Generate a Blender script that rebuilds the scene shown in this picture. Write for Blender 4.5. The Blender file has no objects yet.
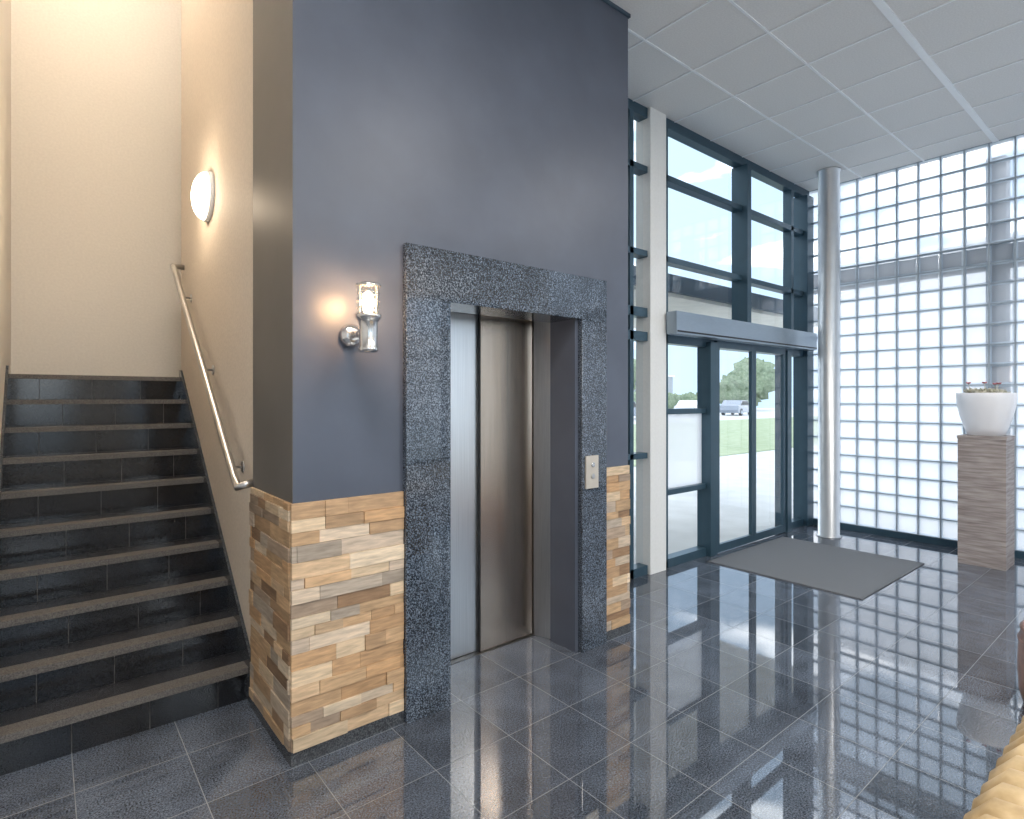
import bpy, math, random, bmesh
from mathutils import Vector, noise as mnoise
random.seed(7)
S = bpy.context.scene

# ------------------------------------------------------------------ materials
def new_mat(name):
    m = bpy.data.materials.new(name); m.use_nodes = True
    nt = m.node_tree; nt.nodes.clear()
    out = nt.nodes.new('ShaderNodeOutputMaterial')
    return m, nt, out
def N(nt, t, **kw):
    n = nt.nodes.new(t)
    for k, v in kw.items():
        if k in n.inputs: n.inputs[k].default_value = v
        else: setattr(n, k, v)
    return n
def c4(c): return (c[0], c[1], c[2], 1)
def principled(name, col, rough=0.5, metal=0.0, noise_scale=None, noise_amt=0.1, bump=0.0, stretch=(1,1,1),
               col2=None, emis=None, emis_s=0, spec=0.5, coat=0, detail=4, ramp=(0.35,0.65)):
    m, nt, out = new_mat(name)
    p = N(nt, 'ShaderNodeBsdfPrincipled', Roughness=rough, Metallic=metal)
    p.inputs['Base Color'].default_value = c4(col)
    p.inputs['Specular IOR Level'].default_value = spec
    p.inputs['Coat Weight'].default_value = coat
    if emis:
        p.inputs['Emission Color'].default_value = c4(emis); p.inputs['Emission Strength'].default_value = emis_s
    if noise_scale:
        tc = N(nt, 'ShaderNodeTexCoord'); mp = N(nt, 'ShaderNodeMapping'); mp.inputs['Scale'].default_value = stretch
        nz = N(nt, 'ShaderNodeTexNoise', Scale=noise_scale, Detail=detail)
        nt.links.new(tc.outputs['Object'], mp.inputs[0]); nt.links.new(mp.outputs[0], nz.inputs['Vector'])
        rp = N(nt, 'ShaderNodeValToRGB')
        rp.color_ramp.elements[0].position = ramp[0]; rp.color_ramp.elements[1].position = ramp[1]
        a = col if col2 else [x*(1-noise_amt) for x in col]
        b = col2 if col2 else [min(1, x*(1+noise_amt)) for x in col]
        rp.color_ramp.elements[0].color = c4(a); rp.color_ramp.elements[1].color = c4(b)
        nt.links.new(nz.outputs['Fac'], rp.inputs[0]); nt.links.new(rp.outputs[0], p.inputs['Base Color'])
        if bump:
            bp = N(nt, 'ShaderNodeBump', Strength=bump, Distance=0.01)
            nt.links.new(nz.outputs['Fac'], bp.inputs['Height']); nt.links.new(bp.outputs[0], p.inputs['Normal'])
    nt.links.new(p.outputs[0], out.inputs[0])
    return m
def facing(nt, base, amt, power):
    lw = N(nt, 'ShaderNodeLayerWeight', Blend=0.5)
    pw = N(nt, 'ShaderNodeMath', operation='POWER'); pw.inputs[1].default_value = power
    ml = N(nt, 'ShaderNodeMath', operation='MULTIPLY_ADD'); ml.inputs[1].default_value = amt; ml.inputs[2].default_value = base
    nt.links.new(lw.outputs['Facing'], pw.inputs[0]); nt.links.new(pw.outputs[0], ml.inputs[0]); return ml.outputs[0]
def glass_mat(name, tint=(0.92,0.96,0.98)):
    m, nt, out = new_mat(name)
    t = N(nt, 'ShaderNodeBsdfTransparent'); t.inputs[0].default_value = c4(tint)
    g = N(nt, 'ShaderNodeBsdfGlossy', Roughness=0.01); mx = N(nt, 'ShaderNodeMixShader')
    nt.links.new(facing(nt,0.06,0.75,4.5), mx.inputs[0]); nt.links.new(t.outputs[0], mx.inputs[1]); nt.links.new(g.outputs[0], mx.inputs[2])
    nt.links.new(mx.outputs[0], out.inputs[0]); return m
def diffuse_glass(name, trans=0.4, tint=(0.9,0.95,1), tcol=(0.95,0.97,1)):
    m, nt, out = new_mat(name)
    t = N(nt, 'ShaderNodeBsdfTransparent'); t.inputs[0].default_value = c4(tint)
    tr = N(nt, 'ShaderNodeBsdfTranslucent'); tr.inputs[0].default_value = c4(tcol)
    g = N(nt, 'ShaderNodeBsdfGlossy', Roughness=0.1)
    m1 = N(nt, 'ShaderNodeMixShader'); m1.inputs[0].default_value = trans
    m2 = N(nt, 'ShaderNodeMixShader')
    nt.links.new(tr.outputs[0], m1.inputs[1]); nt.links.new(t.outputs[0], m1.inputs[2])
    nt.links.new(facing(nt,0.03,0.5,5), m2.inputs[0]); nt.links.new(m1.outputs[0], m2.inputs[1]); nt.links.new(g.outputs[0], m2.inputs[2])
    nt.links.new(m2.outputs[0], out.inputs[0]); return m
def granite(name, base, speck, rough, tile=None, mortar=(0.2,0.2,0.21), scale=260, off=(0.09,0.09), ior=1.5, pos=(0.4,0.72)):
    m, nt, out = new_mat(name)
    p = N(nt, 'ShaderNodeBsdfPrincipled', Roughness=rough); p.inputs['IOR'].default_value = ior
    tc = N(nt, 'ShaderNodeTexCoord')
    n1 = N(nt, 'ShaderNodeTexNoise', Scale=scale, Detail=2); n2 = N(nt, 'ShaderNodeTexNoise', Scale=5.0, Detail=8)
    nt.links.new(tc.outputs['Object'], n1.inputs['Vector']); nt.links.new(tc.outputs['Object'], n2.inputs['Vector'])
    rp = N(nt, 'ShaderNodeValToRGB'); e = rp.color_ramp.elements
    e[0].position = pos[0]; e[0].color = c4(base); e[1].position = pos[1]; e[1].color = c4(speck)
    nt.links.new(n1.outputs['Fac'], rp.inputs[0])
    mr = N(nt, 'ShaderNodeMapRange'); mr.inputs[1].default_value = 0.3; mr.inputs[2].default_value = 0.7; mr.inputs[3].default_value = 0.75; mr.inputs[4].default_value = 1.25
    nt.links.new(n2.outputs['Fac'], mr.inputs[0])
    mul = N(nt, 'ShaderNodeVectorMath', operation='SCALE')
    nt.links.new(rp.outputs[0], mul.inputs[0]); nt.links.new(mr.outputs[0], mul.inputs['Scale'])
    colout = mul.outputs[0]
    if tile:
        mp = N(nt, 'ShaderNodeMapping'); mp.inputs['Location'].default_value = (-off[0]+tile*20, -off[1]+tile*20, 0)
        nt.links.new(tc.outputs['Object'], mp.inputs[0])
        br = N(nt, 'ShaderNodeTexBrick'); br.offset = 0; br.squash = 1
        br.inputs['Scale'].default_value = 1; br.inputs['Brick Width'].default_value = tile; br.inputs['Row Height'].default_value = tile
        br.inputs['Mortar Size'].default_value = 0.0018; br.inputs['Mortar Smooth'].default_value = 0.1; br.inputs['Bias'].default_value = 0
        br.inputs['Color1'].default_value = (0.72,0.72,0.72,1); br.inputs['Color2'].default_value = (1.3,1.3,1.3,1); br.inputs['Mortar'].default_value = (1,1,1,1)
        nt.links.new(mp.outputs[0], br.inputs['Vector'])
        v = N(nt, 'ShaderNodeVectorMath', operation='MULTIPLY'); nt.links.new(colout, v.inputs[0]); nt.links.new(br.outputs['Color'], v.inputs[1])
        mx = N(nt, 'ShaderNodeMix', data_type='RGBA'); mx.inputs[7].default_value = c4(mortar)
        nt.links.new(br.outputs['Fac'], mx.inputs[0]); nt.links.new(v.outputs[0], mx.inputs[6])
        colout = mx.outputs[2]
        rr = N(nt, 'ShaderNodeMapRange'); rr.inputs[3].default_value = rough; rr.inputs[4].default_value = 0.5
        nt.links.new(br.outputs['Fac'], rr.inputs[0]); nt.links.new(rr.outputs[0], p.inputs['Roughness'])
    nt.links.new(colout, p.inputs['Base Color'])
    nt.links.new(p.outputs[0], out.inputs[0]); return m
def wood_attr(name):
    m, nt, out = new_mat(name)
    p = N(nt, 'ShaderNodeBsdfPrincipled', Roughness=0.6)
    at = N(nt, 'ShaderNodeAttribute'); at.attribute_name = 'Col'
    tc = N(nt, 'ShaderNodeTexCoord'); mp = N(nt, 'ShaderNodeMapping'); mp.inputs['Scale'].default_value = (1, 1, 7)
    nz = N(nt, 'ShaderNodeTexNoise', Scale=11, Detail=8, Distortion=0.3)
    nt.links.new(tc.outputs['Object'], mp.inputs[0]); nt.links.new(mp.outputs[0], nz.inputs['Vector'])
    mr = N(nt, 'ShaderNodeMapRange'); mr.inputs[1].default_value = 0.3; mr.inputs[2].default_value = 0.7; mr.inputs[3].default_value = 0.70; mr.inputs[4].default_value = 1.15
    nt.links.new(nz.outputs['Fac'], mr.inputs[0])
    mul = N(nt, 'ShaderNodeVectorMath', operation='SCALE'); nt.links.new(at.outputs['Color'], mul.inputs[0]); nt.links.new(mr.outputs[0], mul.inputs['Scale'])
    nt.links.new(mul.outputs[0], p.inputs['Base Color'])
    bp = N(nt, 'ShaderNodeBump', Strength=0.3, Distance=0.004); nt.links.new(nz.outputs['Fac'], bp.inputs['Height']); nt.links.new(bp.outputs[0], p.inputs['Normal'])
    nt.links.new(p.outputs[0], out.inputs[0]); return m

M = {}
M['grey'] = principled('grey_paint', (0.088,0.104,0.142), 0.40, noise_scale=3, noise_amt=0.08, bump=0.02)
M['greyside'] = principled('taupe_paint', (0.13,0.122,0.115), 0.5, noise_scale=3, noise_amt=0.06)
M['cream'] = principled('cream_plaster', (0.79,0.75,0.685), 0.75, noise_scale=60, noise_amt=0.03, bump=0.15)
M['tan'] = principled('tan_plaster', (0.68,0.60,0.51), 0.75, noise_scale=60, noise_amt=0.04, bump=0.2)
M['white'] = principled('white_plaster', (0.82,0.82,0.80), 0.7, noise_scale=40, noise_amt=0.02)
M['ceil'] = principled('ceiling_tile', (0.80,0.79,0.775), 0.75, noise_scale=90, noise_amt=0.04)
M['grid'] = principled('white_metal', (0.92,0.94,0.96), 0.4, noise_scale=20, noise_amt=0.01)
M['floor'] = granite('polished_granite_tiles', (0.046,0.056,0.075), (0.18,0.205,0.25), 0.025, tile=0.39, mortar=(0.16,0.17,0.18), scale=150, ior=2.3)
M['portal'] = granite('granite_portal', (0.015,0.022,0.034), (0.24,0.29,0.36), 0.06, scale=150, ior=1.7, pos=(0.44,0.74))
M['skirt'] = granite('granite_skirting', (0.03,0.034,0.042), (0.12,0.13,0.14), 0.15, scale=150)
M['riser'] = granite('granite_riser', (0.008,0.009,0.012), (0.026,0.028,0.032), 0.12, scale=200)
M['tread'] = principled('flamed_granite_tread', (0.060,0.054,0.050), 0.6, noise_scale=180, col2=(0.18,0.165,0.15), bump=0.1)
M['treadd'] = granite('granite_tread', (0.02,0.02,0.023), (0.07,0.07,0.075), 0.2)
M['grout'] = principled('grout', (0.20,0.19,0.18), 0.8, noise_scale=50)
M['wood'] = wood_attr('reclaimed_wood')
M['steel'] = principled('brushed_steel', (0.60,0.59,0.58), 0.30, 1.0, noise_scale=8, noise_amt=0.10, stretch=(60,60,0.6))
M['column'] = principled('satin_steel', (0.66,0.68,0.70), 0.36, 0.8, noise_scale=8, noise_amt=0.03)
M['doorL'] = principled('brushed_steel_door', (0.78,0.79,0.80), 0.28, 1.0, noise_scale=4, noise_amt=0.06, stretch=(50,50,0.5))
M['doorR'] = principled('steel_door_warm_reflection', (0.64,0.54,0.45), 0.25, 1.0, noise_scale=4, noise_amt=0.08, stretch=(50,50,0.5))  # right leaf: warm brown reflections put into the steel colour
M['chrome'] = principled('polished_steel', (0.74,0.72,0.70), 0.2, 1.0, noise_scale=10, noise_amt=0.02)
M['sill'] = principled('dark_sill', (0.12,0.12,0.12), 0.3, 0.8, noise_scale=10, noise_amt=0.05)
M['frame'] = principled('anthracite_frame', (0.04,0.085,0.12), 0.35, 0.2, noise_scale=10, noise_amt=0.04)
M['alu'] = principled('aluminium', (0.31,0.37,0.43), 0.35, 0.7, noise_scale=10, noise_amt=0.05, stretch=(1,40,40))
M['glass'] = glass_mat('clear_glass')
M['frost'] = diffuse_glass('frosted_glass', 0.15)
M['block'] = diffuse_glass('glass_block', 0.50, (0.98,0.99,1), (0.98,0.98,1))
M['edge'] = diffuse_glass('glass_block_rim', 0.25, (0.80,0.86,0.90), (0.74,0.80,0.86))
M['mortar'] = principled('block_mortar', (0.34,0.39,0.44), 0.7, noise_scale=40, noise_amt=0.05)
M['dark'] = principled('black_rubber', (0.012,0.013,0.015), 0.5, noise_scale=30)
M['opal'] = principled('opal_lamp_glass', (0.95,0.9,0.8), 0.3, emis=(1.0,0.86,0.68), emis_s=3.5, noise_scale=3, noise_amt=0.01)
M['bulb'] = principled('warm_bulb', (1,0.8,0.5), 0.3, emis=(1.0,0.66,0.32), emis_s=60, noise_scale=3, noise_amt=0.01)
M['fill_glow'] = principled('added_fill_glow', (1,1,1), 0.3, emis=(1.0,0.95,0.88), emis_s=4, noise_scale=3, noise_amt=0.01)  # glow of the ceiling panels added behind the camera
M['mat'] = principled('doormat_fibre', (0.17,0.18,0.195), 0.95, noise_scale=300, noise_amt=0.4, bump=0.5)
M['pot'] = principled('white_ceramic', (0.85,0.85,0.88), 0.25, noise_scale=3, noise_amt=0.02)
M['soil'] = principled('soil', (0.05,0.035,0.025), 0.9, noise_scale=60, noise_amt=0.5, bump=0.5)
M['leaf'] = principled('succulent_leaf', (0.34,0.34,0.24), 0.5, noise_scale=20, col2=(0.60,0.55,0.46))
M['redleaf'] = principled('pink_flower', (0.50,0.16,0.17), 0.5, noise_scale=30, noise_amt=0.3)
M['plinth'] = principled('greywashed_wood', (0.22,0.18,0.17), 0.6, noise_scale=5, col2=(0.44,0.39,0.37), stretch=(1,1,12), bump=0.15, detail=8, ramp=(0.3,0.7))
M['gold'] = principled('gold_velvet', (0.38,0.26,0.12), 0.55, noise_scale=14, col2=(0.62,0.47,0.27), bump=0.3)
M['brown'] = principled('cognac_leather', (0.20,0.07,0.03), 0.35, noise_scale=25, noise_amt=0.25, bump=0.15)
M['plastic'] = principled('ivory_plate', (0.60,0.55,0.48), 0.4, 0.3, noise_scale=20, noise_amt=0.03)
M['paving'] = principled('paving', (0.58,0.58,0.57), 0.9, noise_scale=2, noise_amt=0.08)
M['grass'] = principled('grass', (0.28,0.34,0.19), 0.9, noise_scale=3, col2=(0.37,0.42,0.26), bump=0.4)
M['foliage'] = principled('foliage', (0.18,0.24,0.14), 0.9, noise_scale=4, col2=(0.30,0.35,0.23), bump=0.3)
M['bark'] = principled('bark', (0.18,0.15,0.12), 0.9, noise_scale=10, noise_amt=0.3)
M['canopy'] = principled('canopy_soffit', (0.74,0.70,0.63), 0.7, noise_scale=5, noise_amt=0.05)
M['render'] = principled('white_render_facade', (0.86,0.84,0.84), 0.8, noise_scale=2, noise_amt=0.04)
M['greyfac'] = principled('grey_facade', (0.36,0.38,0.40), 0.7, noise_scale=2, noise_amt=0.05)
M['outsteel'] = principled('blue_grey_steelwork', (0.05,0.085,0.12), 0.5, noise_scale=5, noise_amt=0.05)
M['carp'] = principled('car_paint_silver', (0.6,0.62,0.66), 0.25, 0.2, noise_scale=3, noise_amt=0.02)
M['carb'] = principled('car_paint_grey', (0.22,0.25,0.30), 0.25, 0.3, noise_scale=3, noise_amt=0.02)
M['oak'] = principled('oak_leg', (0.25,0.14,0.07), 0.5, noise_scale=6, noise_amt=0.3, stretch=(1,1,8))

# ------------------------------------------------------------------ mesh builder
class B:
    def __init__(s): s.v=[]; s.f=[]; s.m=[]; s.sm=[]; s.c=[]; s.ms=[]
    def mi(s, k):
        if k not in s.ms: s.ms.append(k)
        return s.ms.index(k)
    def face(s, idx, k, smooth=False, col=(1,1,1)):
        s.f.append(idx); s.m.append(s.mi(k)); s.sm.append(smooth); s.c.append(col)
    def box(s, x0,x1,y0,y1,z0,z1,k, col=(1,1,1)):
        b=len(s.v)
        s.v += [(x0,y0,z0),(x1,y0,z0),(x1,y1,z0),(x0,y1,z0),(x0,y0,z1),(x1,y0,z1),(x1,y1,z1),(x0,y1,z1)]
        for q in [(0,3,2,1),(4,5,6,7),(0,1,5,4),(1,2,6,5),(2,3,7,6),(3,0,4,7)]:
            s.face([b+i for i in q], k, False, col)
    def bbox(s, x0,x1,y0,y1,z0,z1,k, r=0.03, n=4):
        cx,cy,cz=(x0+x1)/2,(y0+y1)/2,(z0+z1)/2; hx,hy,hz=(x1-x0)/2,(y1-y0)/2,(z1-z0)/2
        r=min(r,hx,hy,hz); rows=[]
        lats=[-math.pi/2+ (math.pi/2)*i/n for i in range(n+1)]+[ (math.pi/2)*i/n for i in range(n+1)]
        sz=[-1]*(n+1)+[1]*(n+1)
        lons=[]; sx=[]; sy=[]
        for q in range(4):
            for i in range(n+1):
                lons.append(q*math.pi/2+ (math.pi/2)*i/n)
                sx.append([1,-1,-1,1][q]); sy.append([1,1,-1,-1][q])
        for la,z_ in zip(lats,sz):
            row=[]
            for lo,a,c in zip(lons,sx,sy):
                s.v.append((cx+a*(hx-r)+r*math.cos(la)*math.cos(lo), cy+c*(hy-r)+r*math.cos(la)*math.sin(lo), cz+z_*(hz-r)+r*math.sin(la)))
                row.append(len(s.v)-1)
            rows.append(row)
        L=len(lons)
        for i in range(len(rows)-1):
            for j in range(L):
                s.face([rows[i][j],rows[i][(j+1)%L],rows[i+1][(j+1)%L],rows[i+1][j]],k,True)
        s.face(rows[0][::-1],k); s.face(rows[-1],k)
    def lathe(s, prof, o, k, seg=32, axis='Z', smooth=True, cap=True):
        rows=[]
        for r,h in prof:
            row=[]
            for i in range(seg):
                a=2*math.pi*i/seg; p,q=r*math.cos(a),r*math.sin(a)
                if axis=='Z': P=(o[0]+p,o[1]+q,o[2]+h)
                elif axis=='Y': P=(o[0]+q,o[1]+h,o[2]+p)
                else: P=(o[0]+h,o[1]+p,o[2]+q)
                s.v.append(P); row.append(len(s.v)-1)
            rows.append(row)
        for i in range(len(rows)-1):
            for j in range(seg):
                s.face([rows[i][j],rows[i][(j+1)%seg],rows[i+1][(j+1)%seg],rows[i+1][j]],k,smooth)
        if cap:
            s.face(rows[0][::-1],k); s.face(rows[-1],k)
    def tube(s, pts, r, k, seg=16):
        pts=[Vector(p) for p in pts]; rows=[]
        for i,p in enumerate(pts):
            t=(pts[min(i+1,len(pts)-1)]-pts[max(i-1,0)]).normalized()
            up=Vector((0,0,1)) if abs(t.z)<0.95 else Vector((1,0,0))
            a=t.cross(up).normalized(); b=a.cross(t).normalized()
            rr = r[i] if isinstance(r,(list,tuple)) else r
            row=[]
            for j in range(seg):
                an=2*math.pi*j/seg
                s.v.append(tuple(p+a*rr*math.cos(an)+b*rr*math.sin(an))); row.append(len(s.v)-1)
            rows.append(row)
        for i in range(len(rows)-1):
            for j in range(seg):
                s.face([rows[i][j],rows[i][(j+1)%seg],rows[i+1][(j+1)%seg],rows[i+1][j]],k,True)
        s.face(rows[0][::-1],k); s.face(rows[-1],k)
    def channel(s, xa, w, path, k, seg=9, bulge=0.02):
        rows=[]
        P=[Vector((0,p[0],p[1])) for p in path]
        for i,p in enumerate(P):
            t=(P[min(i+1,len(P)-1)]-P[max(i-1,0)]).normalized(); nrm=Vector((0,t.z,-t.y))
            row=[]
            for j in range(seg):
                u=-1+2*j/(seg-1); h=bulge*math.sqrt(max(0,1-u*u))
                q=p+nrm*h; s.v.append((xa+u*w/2,q.y,q.z)); row.append(len(s.v)-1)
            rows.append(row)
        for i in range(len(rows)-1):
            for j in range(seg-1):
                s.face([rows[i][j],rows[i][j+1],rows[i+1][j+1],rows[i+1][j]],k,True)
    def prism(s, poly, axis, a, b_, k, smooth=False):
        n=len(poly); st=len(s.v)
        for t in (a,b_):
            for p in poly:
                s.v.append((t,p[0],p[1]) if axis=='X' else ((p[0],t,p[1]) if axis=='Y' else (p[0],p[1],t)))
        s.face(list(range(st,st+n)),k); s.face(list(range(st+2*n-1,st+n-1,-1)),k)
        for i in range(n):
            s.face([st+i,st+(i+1)%n,st+n+(i+1)%n,st+n+i],k,smooth)
    def blob(s, c, rad, k, amp=0.2, seg=16, sc=1.5):
        rows=[]
        for i in range(seg//2+1):
            th=-math.pi/2+math.pi*i/(seg//2); row=[]
            for j in range(seg):
                ph=2*math.pi*j/seg
                d=Vector((math.cos(th)*math.cos(ph),math.cos(th)*math.sin(ph),math.sin(th)))
                q=1+amp*mnoise.noise(d*sc*2+Vector(c))*2
                s.v.append((c[0]+d.x*rad[0]*q,c[1]+d.y*rad[1]*q,c[2]+d.z*rad[2]*q)); row.append(len(s.v)-1)
            rows.append(row)
        for i in range(len(rows)-1):
            for j in range(seg):
                s.face([rows[i][j],rows[i][(j+1)%seg],rows[i+1][(j+1)%seg],rows[i+1][j]],k,True)
    def build(s, name, bevel=0, parent=None):
        me=bpy.data.meshes.new(name); me.from_pydata(s.v,[],s.f)
        for k in s.ms: me.materials.append(M[k])
        for i,p in enumerate(me.polygons):
            p.material_index=s.m[i]; p.use_smooth=s.sm[i]
        ca=me.color_attributes.new('Col','FLOAT_COLOR','CORNER')
        for i,p in enumerate(me.polygons):
            for li in p.loop_indices: ca.data[li].color=c4(s.c[i])
        me.update()
        bm=bmesh.new(); bm.from_mesh(me); bmesh.ops.recalc_face_normals(bm,faces=bm.faces); bm.to_mesh(me); bm.free()
        ob=bpy.data.objects.new(name,me); S.collection.objects.link(ob)
        if bevel:
            md=ob.modifiers.new('bevel','BEVEL'); md.width=bevel; md.segments=2; md.limit_method='ANGLE'
        if parent: ob.parent=parent
        return ob

CH=4.1; SH=5.7; WX=7.3; WY=3.17; LX,RX=0.81,3.0; LY=2.45

# ------------------------------------------------------------------ room shell
b=B(); b.box(-2.6,7.42,-3.1,3.3,-0.045,0,'floor'); b.box(-0.3,LX+0.1,3.3,6,-0.045,0,'floor'); b.build('floor')
b=B()
b.box(-2.6,7.42,-3.1,2.95,CH,CH+0.08,'ceil'); b.box(LX,7.42,2.95,3.3,CH,CH+0.08,'ceil')
x=0.30-0.6*5
while x<7.3:
    if x>-2.5: b.box(x-0.007,x+0.007,-3.0,2.95 if x<LX else 3.2,CH-0.008,CH+0.001,'grid')
    x+=0.6
y=1.347-0.6*7
while y<3.2:
    w=0.024 if abs(y-1.347)<0.01 else 0.007
    b.box(-2.5 ,7.3,y-w,y+w,CH-0.0085,CH+0.001,'grid')
    y+=0.6
b.build('ceiling')

b=B()
b.box(LX,1.60,LY,2.67,0,CH,'grey'); b.box(2.50,RX,LY,2.67,0,CH,'grey'); b.box(1.60,2.50,LY,2.67,2.06,CH,'grey')
b.box(2.85,RX,2.67,3.3,0,CH,'grey')
b.build('wall_lift_front')
b=B(); b.box(LX,0.95,2.672,3.05,0,CH,'greyside'); b.box(LX-0.002,LX+0.02,LY+0.001,2.672,0,CH,'greyside'); b.build('wall_lift_side')
b=B(); b.box(1.0,2.84,2.95,3.05,0,CH,'grey'); b.build('wall_lift_shaft')
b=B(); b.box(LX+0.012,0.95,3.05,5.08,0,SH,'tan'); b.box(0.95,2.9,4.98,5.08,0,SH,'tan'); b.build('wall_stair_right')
b=B(); b.box(-0.32,-0.2,3.05,5.85,0,SH,'cream'); b.build('wall_stair_left')
b=B(); b.box(-0.2,3.0,5.75,5.85,0,SH,'cream'); b.build('wall_stair_back')
b=B(); b.box(2.9,3.0,5.08,5.75,0,SH,'cream'); b.build('wall_stair_end')
b=B(); b.box(-0.32,LX+0.012,2.95,3.05,CH+0.0,SH,'cream'); b.box(LX+0.012,0.95,2.95,3.05,CH+0.08,SH,'cream'); b.build('wall_stair_header')
b=B(); b.box(-0.32,3.0,2.95,5.85,SH,SH+0.1,'white'); b.build('ceiling_stairwell')
b=B(); b.box(-2.6,-0.32,3.05,3.15,0,CH,'cream'); b.build('wall_front')
b=B(); b.box(-2.7,-2.6,-3.1,3.15,0,CH,'white'); b.build('wall_left')
b=B()
b.box(-2.6,7.42,-3.2,-3.1,0,0.5,'cream'); b.box(-2.6,7.42,-3.2,-3.1,3.2,CH,'cream')
for x0,x1 in [(-2.6,-1.6),(0.4,1.2),(3.2,4.0),(6.2,7.42)]: b.box(x0,x1,-3.2,-3.1,0.5,3.2,'cream')
b.build('wall_back')
for x0,x1 in [(-1.6,0.4),(1.2,3.2),(4.0,6.2)]:
    b=B()
    for a in (x0,(x0+x1)/2-0.03,x1-0.06): b.box(a,a+0.06,-3.2,-3.12,0.5,3.2,'frame')
    for z in (0.5,2.2,3.14): b.box(x0,x1,-3.19,-3.13,z,z+0.06,'frame')
    b.box(x0,x1,-3.165,-3.155,0.5,3.2,'glass'); b.build('window_1')
b=B(); b.box(LX-0.012,1.328,LY-0.012,LY,0,0.06,'skirt'); b.box(2.75,RX+0.01,LY-0.012,LY,0,0.06,'skirt')
b.box(RX,RX+0.012,LY,3.1,0,0.06,'skirt'); b.box(LX-0.012,LX,LY,3.05,0,0.06,'skirt'); b.build('baseboard_lift')
b=B(); b.box(LX-0.006,RX+0.012,LY-0.012,LY,CH-0.022,CH,'outsteel'); b.box(RX,RX+0.012,LY-0.012,3.1,CH-0.022,CH,'outsteel'); b.build('shadow_gap_strip_1')  # dark strip standing in for the shadow gap below the ceiling

# ------------------------------------------------------------------ wood cladding
cols=[(0.60,0.40,0.23),(0.68,0.48,0.30),(0.54,0.35,0.20),(0.76,0.58,0.39),(0.34,0.21,0.12),(0.64,0.42,0.24),(0.56,0.35,0.19),(0.78,0.63,0.46),(0.44,0.33,0.24),(0.60,0.48,0.37),(0.62,0.38,0.20),(0.47,0.39,0.31),(0.70,0.56,0.42)]
def clad(b, axis, a0, a1, plane, dim=1.0):
    z=0.06
    while z<1.10:
        h=random.choice([0.045,0.055,0.06,0.07])
        if z+h>1.08: h=1.105-z
        a=a0-random.random()*0.2
        while a<a1:
            l=random.uniform(0.10,0.34); s0=max(a,a0); s1=min(a+l,a1)
            if s1-s0>0.004:
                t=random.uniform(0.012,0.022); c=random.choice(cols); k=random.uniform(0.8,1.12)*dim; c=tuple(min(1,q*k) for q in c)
                if axis=='X': b.box(s0+0.0006,s1-0.0006,plane-t,plane,z+0.0006,z+h-0.0006,'wood',c)
                else: b.box(plane-t,plane-0.002,s0+0.0006,s1-0.0006,z+0.0006,z+h-0.0006,'wood',c)
            a+=l
        z+=h
b=B(); clad(b,'X',LX-0.012,1.326,LY); b.build('wood_cladding', bevel=0.0015)
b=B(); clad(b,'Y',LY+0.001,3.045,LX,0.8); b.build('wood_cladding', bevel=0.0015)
b=B(); clad(b,'X',2.752,RX,LY); b.build('wood_cladding', bevel=0.0015)

# ------------------------------------------------------------------ lift portal + doors
P0=LY-0.035
b=B()
b.prism([(1.328,0),(1.578,0),(1.578,2.03),(2.526,2.03),(2.526,0),(2.75,0),(2.75,2.29),(1.328,2.29)],'Y',P0,LY+0.22,'portal')
b.build('lift_portal', bevel=0.003)
b=B(); yb=LY+0.22
b.prism([(1.50,yb+0.001),(1.582,yb+0.001),(1.63,2.80),(1.50,2.80)],'Z',0,2.12,'steel')
b.prism([(2.522,yb+0.001),(2.60,yb+0.001),(2.60,2.80),(2.472,2.80)],'Z',0,2.12,'steel')
b.box(1.582,2.522,yb+0.001,2.80,2.06,2.12,'steel')
b.box(1.578,2.526,2.79,2.90,-0.001,0.003,'sill')
b.box(1.60,2.06,2.835,2.865,0.006,2.10,'doorL')
b.box(2.05,2.53,2.808,2.834,0.006,2.10,'doorR')
b.box(2.047,2.050,2.806,2.834,0.006,2.10,'dark')
b.build('lift_door', bevel=0.001)
b=B(); b.box(2.55,2.66,P0-0.012,P0,0.995,1.195,'plastic'); b.lathe([(0.016,0),(0.016,-0.006),(0.013,-0.008)],(2.605,P0-0.012,1.14),'chrome',24,'Y')
b.lathe([(0.016,0),(0.016,-0.006),(0.013,-0.008)],(2.605,P0-0.012,1.07),'steel',24,'Y'); b.build('lift_call_button', bevel=0.003)

# ------------------------------------------------------------------ stairs
b=B(); R=0.171; T=0.212; Y0=3.14; xl,xr=-0.2,LX
for i in range(10):
    yf=Y0+i*T; z=i*R
    yb2=yf+T if i<9 else 5.75
    b.box(xl,xr,yf+0.012,yb2+0.012 if i<9 else 5.75,0 if i<2 else z-R*1.2,z+R-0.03,'grout')
    tw=0.29; xx=xl+( -0.12 if i%2 else 0)
    while xx<xr:
        a,c=max(xx,xl),min(xx+tw,xr)
        if c-a>0.01: b.box(a+0.0018,c-0.0018,yf,yf+0.012,z,z+R-0.03,'riser')
        xx+=tw
    yo=yf-0.022
    b.box(xl,xr,yo,yf+0.07,z+R-0.030,z+R,'tread')
    b.box(xl,xr,yf+0.07,yb2,z+R-0.030,z+R-0.001,'treadd')
for xa,xb in [(LX-0.004,LX+0.011),(-0.2,-0.186)]:
    off=0.055
    b.prism([(Y0-0.05,0),(Y0-0.05,R+off),(Y0+9*T-0.02,10*R+off),(5.08,10*R+off),(5.08,10*R-0.1),(Y0+0.2,0)],'X',xa,xb,'skirt')
b.build('staircase')
b=B(); b.box(LX,2.9,5.08,5.75,10*R-0.15,10*R,'treadd'); b.build('floor_landing')

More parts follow.
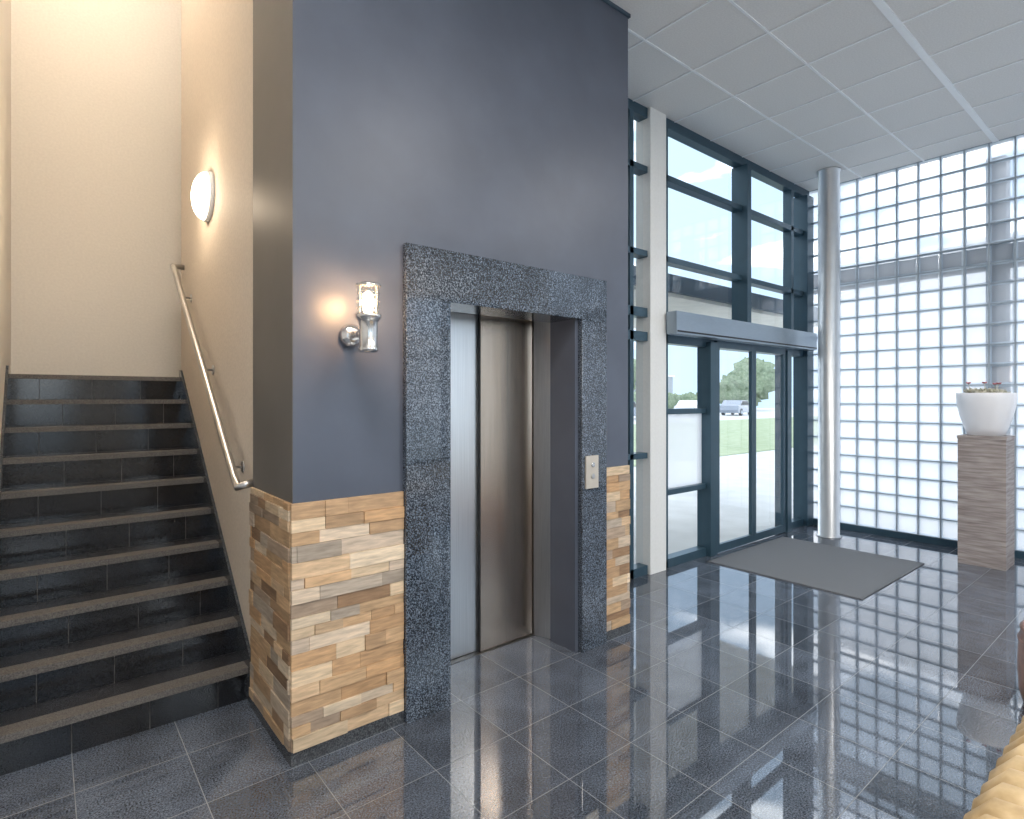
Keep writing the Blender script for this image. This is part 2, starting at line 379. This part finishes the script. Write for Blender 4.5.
# handrail
b=B(); hx=0.745
pb=Vector((hx,3.06,1.085)); pt=Vector((hx,4.90,2.52))
b.tube([(LX+0.012,3.065,1.125),(hx+0.03,3.06,1.115),(hx,3.075,1.105)]+[tuple(pb.lerp(pt,t)) for t in (0.04,0.25,0.5,0.75,1)]+[(hx,4.93,2.54),(hx+0.02,4.95,2.545),(LX+0.012,4.96,2.545)],0.020,'steel')
for t in (0.12,0.5,0.88):
    p=pb.lerp(pt,t); b.tube([(p.x,p.y,p.z-0.018),(p.x,p.y,p.z-0.06),(p.x+0.02,p.y,p.z-0.075),(LX+0.012,p.y,p.z-0.075)],0.007,'steel',10)
    b.lathe([(0.03,0),(0.03,0.006)],(LX+0.006,p.y,p.z-0.075),'steel',20,'X')
b.build('handrail')

# round wall lamp
b=B()
b.lathe([(0.16,0.0),(0.16,-0.02),(0.152,-0.025)],(LX+0.012,4.1,2.85),'grid',40,'X')
pr=[(0.15*math.cos(a),-0.025-0.075*math.sin(a)) for a in [i*math.pi/2/10 for i in range(11)]]; pr[-1]=(0.002,pr[-1][1])
b.lathe(pr,(LX+0.012,4.1,2.85),'opal',40,'X'); b.build('wall_lamp')

# sconce
b=B(); sx,sy=1.063,2.265
b.lathe([(0.050,0.0),(0.053,-0.006),(0.051,-0.02),(0.038,-0.034),(0.022,-0.04)],(sx,LY,1.83),'chrome',32,'Y')
b.tube([(sx,LY-0.03,1.83),(sx,sy+0.03,1.83)],0.015,'chrome')
b.lathe([(0.010,0.0),(0.036,0.002),(0.042,0.012),(0.042,0.02),(0.039,0.024),(0.039,0.13),(0.043,0.135),(0.052,0.145),(0.056,0.152),(0.056,0.162),(0.042,0.166)],(sx,sy,1.742),'chrome',36)
b.lathe([(0.046,0.0),(0.046,0.115)],(sx,sy,1.908),'glass',32,cap=False)
for i in range(3): b.lathe([(0.047,0),(0.0495,0.002),(0.047,0.004)],(sx,sy,1.93+i*0.032),'chrome',32,cap=False)
for i in range(4):
    a=i*math.pi/2+0.4; b.tube([(sx+0.048*math.cos(a),sy+0.048*math.sin(a),1.905),(sx+0.048*math.cos(a),sy+0.048*math.sin(a),2.03)],0.002,'chrome',8)
b.lathe([(0.054,0.0),(0.055,0.006),(0.050,0.012),(0.030,0.018),(0.004,0.02)],(sx,sy,2.022),'chrome',36)
b.lathe([(0.004,0),(0.018,0.005),(0.024,0.03),(0.024,0.055),(0.016,0.080),(0.003,0.088)],(sx,sy,1.915),'bulb',20)
b.build('wall_sconce')

# ------------------------------------------------------------------ glass block wall
b=B(); gy0,gy1=-3.1,3.30; pit=0.2
b.box(WX-0.01,WX+0.11,gy0,gy1,0,0.07,'frame')
ys=[]; y=3.2
while y>gy0: ys.append(y); y-=pit
zs=[]; z=0.07
while z<CH+0.01: zs.append(z); z+=0.2015
for y in ys: b.box(WX,WX+0.06,y-0.0055,y+0.0055,0.07,CH,'mortar')
for z in zs: b.box(WX+0.001,WX+0.059,gy0,gy1,z-0.0055,z+0.0055,'mortar')
b.build('wall_right')
b=B()
for y in ys[:-1]:
    for z in zs[:-1]:
        X=WX+0.008
        y0,y1,z0,z1=y-pit+0.0055,y-0.0055,z+0.0055,z+0.196
        st=len(b.v); e=0.016; d=0.006
        b.v+=[(X+d,y0,z0),(X+d,y1,z0),(X+d,y1,z1),(X+d,y0,z1),(X,y0+e,z0+e),(X,y1-e,z0+e),(X,y1-e,z1-e),(X,y0+e,z1-e)]
        b.face([st+4,st+5,st+6,st+7],'block')
        for i in range(4): b.face([st+i,st+(i+1)%4,st+4+(i+1)%4,st+4+i],'edge')
b.build('window_glass_blocks')

b=B(); b.box(WX+0.20,WX+0.36,-3.1,3.5,2.88,3.10,'outsteel')
for yy in (1.38,-1.6): b.box(WX+0.18,WX+0.38,yy-0.08,yy+0.08,-0.05,4.0,'outsteel')
b.build('steel_frame')

# ------------------------------------------------------------------ entrance facade
b=B(); F0,F1=WY-0.04,WY+0.06
def fr(x0,x1,z0,z1,y0=F0,y1=F1,k='frame'): b.box(x0,x1,y0,y1,z0,z1,k)
fr(RX,WX,CH-0.09,CH); fr(RX,4.12,0,0.08); fr(4.33,5.14,0,0.08); fr(6.62,WX,0,0.08)
fr(4.33,4.40,0.0,CH-0.09)
fr(5.70,5.78,2.33,CH-0.09,WY-0.10,WY+0.08)
fr(7.13,WX,0.0,CH-0.09,WY-0.09,WY+0.08); fr(6.82,6.88,2.33,CH-0.09)
for z in (3.53,2.79):
    fr(RX,WX,z,z+0.055)
fr(RX,WX,2.26,2.34); fr(RX,WX,2.05,2.13)
fr(5.02,5.14,0,2.10,WY-0.09,WY+0.06); fr(6.62,6.72,0,2.10,WY-0.09,WY+0.06)
fr(4.40,5.02,1.40,1.45); fr(4.40,5.02,0.66,0.71)
fr(3.0,3.06,0,CH-0.09); fr(3.86,3.91,0,CH-0.09); fr(3.05,4.1,1.02,1.07)
b.build('window_frame_entrance', bevel=0.002)
b=B()
def pane(x0,x1,z0,z1,y,k='glass'):
    st=len(b.v); b.v+=[(x0,y,z0),(x1,y,z0),(x1,y,z1),(x0,y,z1)]; b.face([st,st+1,st+2,st+3],k)
yg=WY+0.01
pane(RX,WX,2.13,CH-0.09,yg); pane(3.0,4.12,0.08,2.1,yg); pane(4.4,5.02,1.45,2.1,yg); pane(4.4,5.02,0.08,0.66,yg); pane(4.4,5.02,0.71,1.40,yg,'frost'); pane(6.72,7.13,0.08,2.1,yg)
b.build('window_entrance')
b=B(); b.box(4.30,7.13,WY-0.20,WY-0.092,2.12,2.32,'alu'); b.box(4.31,7.12,WY-0.205,WY-0.20,2.135,2.15,'dark'); b.build('door_operator', bevel=0.006)
for x0,x1,yy in [(5.16,5.88,WY-0.075),(5.885,6.60,WY-0.075)]:
    b=B()
    b.box(x0,x0+0.045,yy,yy+0.035,0.01,2.12,'frame'); b.box(x1-0.045,x1,yy,yy+0.035,0.01,2.12,'frame')
    b.box(x0,x1,yy+0.001,yy+0.034,0.01,0.09,'frame'); b.box(x0,x1,yy+0.001,yy+0.034,2.05,2.12,'frame')
    pane(x0+0.04,x1-0.04,0.08,2.06,yy+0.017); b.build('door_1')
b=B(); b.box(4.10,4.33,3.10,3.26,0,CH,'white'); b.build('square_column', bevel=0.004)
b=B(); b.lathe([(0.125,0),(0.125,0.012),(0.108,0.016),(0.108,CH-0.02),(0.12,CH-0.015),(0.12,CH)],(6.81,2.71,0),'column',48); b.build('round_steel_column')
b=B(); b.box(4.85,6.35,1.70,3.0,0.0,0.010,'mat'); b.box(4.84,6.36,1.69,1.70,0,0.008,'sill'); b.box(4.84,6.36,3.0,3.01,0,0.008,'sill')
b.build('doormat')

# ------------------------------------------------------------------ pedestal + planter
b=B(); b.box(6.65,7.0,1.155,1.506,0,1.17,'plinth'); b.box(6.645,7.005,1.15,1.511,1.17,1.20,'plinth'); b.build('pedestal', bevel=0.003)
pc=(6.825,1.33)
b=B(); b.lathe([(0.125,0.0),(0.14,0.004),(0.165,0.08),(0.195,0.18),(0.215,0.28),(0.222,0.34),(0.223,0.39),(0.220,0.398),(0.208,0.398),(0.205,0.39),(0.200,0.35),(0.01,0.345)],(pc[0],pc[1],1.20),'pot',48)
b.lathe([(0.199,0.352),(0.10,0.365),(0.005,0.37)],(pc[0],pc[1],1.20),'soil',32)
for q in range(7):
    a=q*0.9+0.3; r=0.0 if q==0 else 0.11; ox,oy=pc[0]+r*math.cos(a),pc[1]+r*math.sin(a)
    oz=1.56+random.random()*0.03
    for i in range(13):
        a2=i*2.4; tilt=0.25+0.075*i; L=0.045+0.0035*i
        o=Vector((ox,oy,oz)); d=Vector((math.cos(a2)*math.sin(tilt),math.sin(a2)*math.sin(tilt),math.cos(tilt)))
        b.tube([o,o+d*L*0.45,o+d*L*0.85,o+d*L+Vector((0,0,0.008))],[0.008,0.014,0.011,0.001],'leaf',8)
    if q%2==0:
        o=Vector((ox,oy,oz)); t=o+Vector((random.uniform(-.03,.03),random.uniform(-.03,.03),0.10))
        b.tube([o,o.lerp(t,0.5),t],[0.003]*3,'leaf',6)
        for i in range(5):
            a3=i*1.257; d=Vector((math.cos(a3)*0.8,math.sin(a3)*0.8,0.5)); b.tube([t,t+d*0.012,t+d*0.026],[0.003,0.009,0.002],'redleaf',8)
b.build('potted_succulent')

# ------------------------------------------------------------------ sofa (gold, channel back)
b=B(); s0,s1=1.05,2.75; dy=0.095
b.bbox(s0,s1,-0.60,0.20+dy,0.12,0.42,'gold',0.04)
b.bbox(s0+0.2,(s0+s1)/2,-0.64,0.02,0.40,0.53,'gold',0.05); b.bbox((s0+s1)/2,s1-0.2,-0.64,0.02,0.40,0.53,'gold',0.05)
n=24; w=(s1-s0)/n
core=[(0.19+dy,0.13),(0.20+dy,0.40),(0.215+dy,0.62),(0.205+dy,0.70),(0.17+dy,0.745),(0.12+dy,0.75),(0.07+dy,0.72),(0.04+dy,0.64),(0.03+dy,0.45)]
b.prism(core,'X',s0+0.004,s1-0.004,'gold')
for i in range(n): b.channel(s0+i*w+w/2,w,core,'gold',9,0.016)
for xx in (s0,s1-0.2):
    b.bbox(xx,xx+0.2,-0.60,0.2,0.2,0.56,'gold',0.06); b.tube([(xx+0.1,-0.60,0.56),(xx+0.1,0.15,0.56)],0.11,'gold',24)
for xx in (s0+0.08,s1-0.08):
    for yy in (-0.53,0.15): b.lathe([(0.018,0),(0.03,0.13)],(xx,yy,0),'oak',16)
b.build('sofa')
b=B(); b.lathe([(0.26,0.0),(0.285,0.02),(0.30,0.08),(0.305,0.20),(0.30,0.34),(0.29,0.38),(0.296,0.39),(0.28,0.41),(0.15,0.425),(0.02,0.42)],(3.9,0.325,0.0),'brown',48)
b.lathe([(0.300,0),(0.306,0.004),(0.300,0.008)],(3.9,0.325,0.33),'brown',48,cap=False); b.build('leather_pouf')

# ------------------------------------------------------------------ lamps
def area(name, loc, size, power, col, rot=(0,0,0), sy=None):
    l=bpy.data.lights.new(name,'AREA'); l.energy=power; l.color=col; l.size=size
    o=bpy.data.objects.new(name,l); o.location=loc; o.rotation_euler=rot; S.collection.objects.link(o); return o
for px,py in [(0.0,0.45),(0.0,-1.95),(2.4,-0.75),(4.8,-0.75),(2.4,-2.55)]:  # unseen ceiling panels, added to brighten the hall
    b=B(); b.box(px+0.01,px+0.59,py+0.01,py+0.59,CH-0.012,CH-0.001,'fill_glow'); b.box(px,px+0.6,py,py+0.6,CH-0.006,CH-0.0005,'grid'); b.build('added_fill_panel')
    area('added_fill_light',(px+0.3,py+0.3,CH-0.03),0.56,38,(1.0,0.95,0.89))
def point(name, loc, power, col, r=0.05):
    l=bpy.data.lights.new(name,'POINT'); l.energy=power; l.color=col; l.shadow_soft_size=r
    o=bpy.data.objects.new(name,l); o.location=loc; S.collection.objects.link(o)
point('sconce_light',(sx,sy,1.97),34,(1.0,0.50,0.24),0.03)
point('wall_lamp_light',(LX-0.16,4.1,2.85),7,(1.0,0.80,0.58),0.08)
b=B(); b.lathe([(0.2,0),(0.2,-0.03),(0.19,-0.06),(0.12,-0.085),(0.01,-0.09)],(0.3,4.2,SH),'opal',40); b.build('added_stair_lamp')  # unseen lamp, added to give the stairwell its warm light
point('added_stair_light',(0.3,4.2,SH-0.25),38,(1.0,0.90,0.79),0.15)

# ------------------------------------------------------------------ outside
b=B(); b.box(-60,90,-60,90,-0.2,-0.05,'paving'); b.build('ground')
b=B(); b.box(9.5,60,8.5,22,-0.05,-0.03,'grass'); b.build('lawn')
b=B(); b.box(17,26,-30,7.0,-0.05,5.2,'render'); b.box(16.95,26.05,-30.05,7.05,5.2,5.3,'render'); b.build('neighbouring_building')
b=B(); b.box(14,80,56,64,-0.05,5.0,'greyfac'); b.box(13.8,80.2,55.8,64.2,5.0,5.3,'render')
for i in range(16): b.box(16+i*4,18.6+i*4,55.93,56,1.0,2.4,'outsteel'); b.box(16+i*4,18.6+i*4,55.93,56,3.2,4.4,'outsteel')
b.build('office_building')
b=B(); b.box(3.2,9.0,3.6,5.6,2.62,2.66,'canopy'); b.box(3.15,9.05,3.55,5.65,2.66,2.84,'outsteel')
for xx in (3.6,8.6): b.box(xx-0.06,xx+0.06,5.3,5.42,-0.05,2.62,'outsteel')
b.build('entrance_canopy')
def car(o, rot, paint):
    b=B()
    prof=[(-2.1,0.25),(2.1,0.25),(2.15,0.55),(2.0,0.75),(1.1,0.88),(0.5,1.35),(-1.0,1.40),(-1.7,0.98),(-2.1,0.90),(-2.18,0.5)]
    b.prism(prof,'Y',-0.85,0.85,paint)
    b.prism([(0.95,0.90),(0.45,1.30),(-0.95,1.34),(-1.5,0.95)],'Y',-0.86,0.86,'dark')
    for xx in (-1.3,1.3):
        for yy in (-0.88,0.68): b.lathe([(0.32,0),(0.32,0.2)],(xx,yy,0.32),'dark',24,'Y'); b.lathe([(0.18,-0.01),(0.18,0.21)],(xx,yy,0.32),'alu',16,'Y')
    ob=b.build('parked_car'); ob.location=o; ob.rotation_euler=(0,0,rot)
car((17,28,-0.05),0.2,'carp'); car((22.5,28.5,-0.05),0.2,'carb'); car((28,28,-0.05),0.2,'carp'); car((33.5,28,-0.05),0.2,'carb'); car((43,28,-0.05),0.2,'carp'); car((50,28,-0.05),0.2,'carb')
def tree(x,y,h,r):
    b=B(); b.tube([(x,y,-0.06),(x,y,h*0.6)],[0.18,0.1],'bark',10)
    for i in range(7):
        a=i*0.9; b.blob((x+math.cos(a)*r*0.5,y+math.sin(a)*r*0.5,h*0.65+random.uniform(-0.2,0.3)*h),(r*0.7,r*0.7,r*0.6),'foliage',0.35,20,2.0)
    b.build('tree')
for t in [(22,38,4.5,2.3),(46,40,5,2.6),(70,38,5,3)]: tree(*t)
b=B()
for i in range(36): b.blob((8+i*2.0,48+random.random(),0.9),(1.6,1.0,1.3),'foliage',0.3,16,2.0)
b.build('hedge')

# ------------------------------------------------------------------ world
w=bpy.data.worlds.new('sky'); S.world=w; w.use_nodes=True; nt=w.node_tree; nt.nodes.clear()
out=nt.nodes.new('ShaderNodeOutputWorld'); bg=nt.nodes.new('ShaderNodeBackground')
tc=nt.nodes.new('ShaderNodeTexCoord'); mp=nt.nodes.new('ShaderNodeMapping'); mp.inputs['Scale'].default_value=(1,1,3)
nz=nt.nodes.new('ShaderNodeTexNoise'); nz.inputs['Scale'].default_value=3.2; nz.inputs['Detail'].default_value=6
rp=nt.nodes.new('ShaderNodeValToRGB'); rp.color_ramp.elements[0].position=0.47; rp.color_ramp.elements[1].position=0.66
rp.color_ramp.elements[0].color=(0.150,0.200,0.262,1); rp.color_ramp.elements[1].color=(1,1,1,1)
nt.links.new(tc.outputs['Generated'],mp.inputs[0]); nt.links.new(mp.outputs[0],nz.inputs['Vector']); nt.links.new(nz.outputs['Fac'],rp.inputs[0])
nt.links.new(rp.outputs[0],bg.inputs['Color']); bg.inputs['Strength'].default_value=4.6; nt.links.new(bg.outputs[0],out.inputs[0])

# ------------------------------------------------------------------ camera
cam=bpy.data.cameras.new('camera'); co=bpy.data.objects.new('camera',cam); S.collection.objects.link(co)
co.location=(0,0,1.55); cam.sensor_width=36; cam.lens=571/1024*36; cam.shift_y=-11.5/1024; cam.clip_start=0.02
yaw=math.atan2(0.774,0.633)
co.rotation_euler=(math.pi/2,0,yaw-math.pi/2)
S.camera=co
S.view_settings.view_transform='Standard'
S.view_settings.exposure=0.42
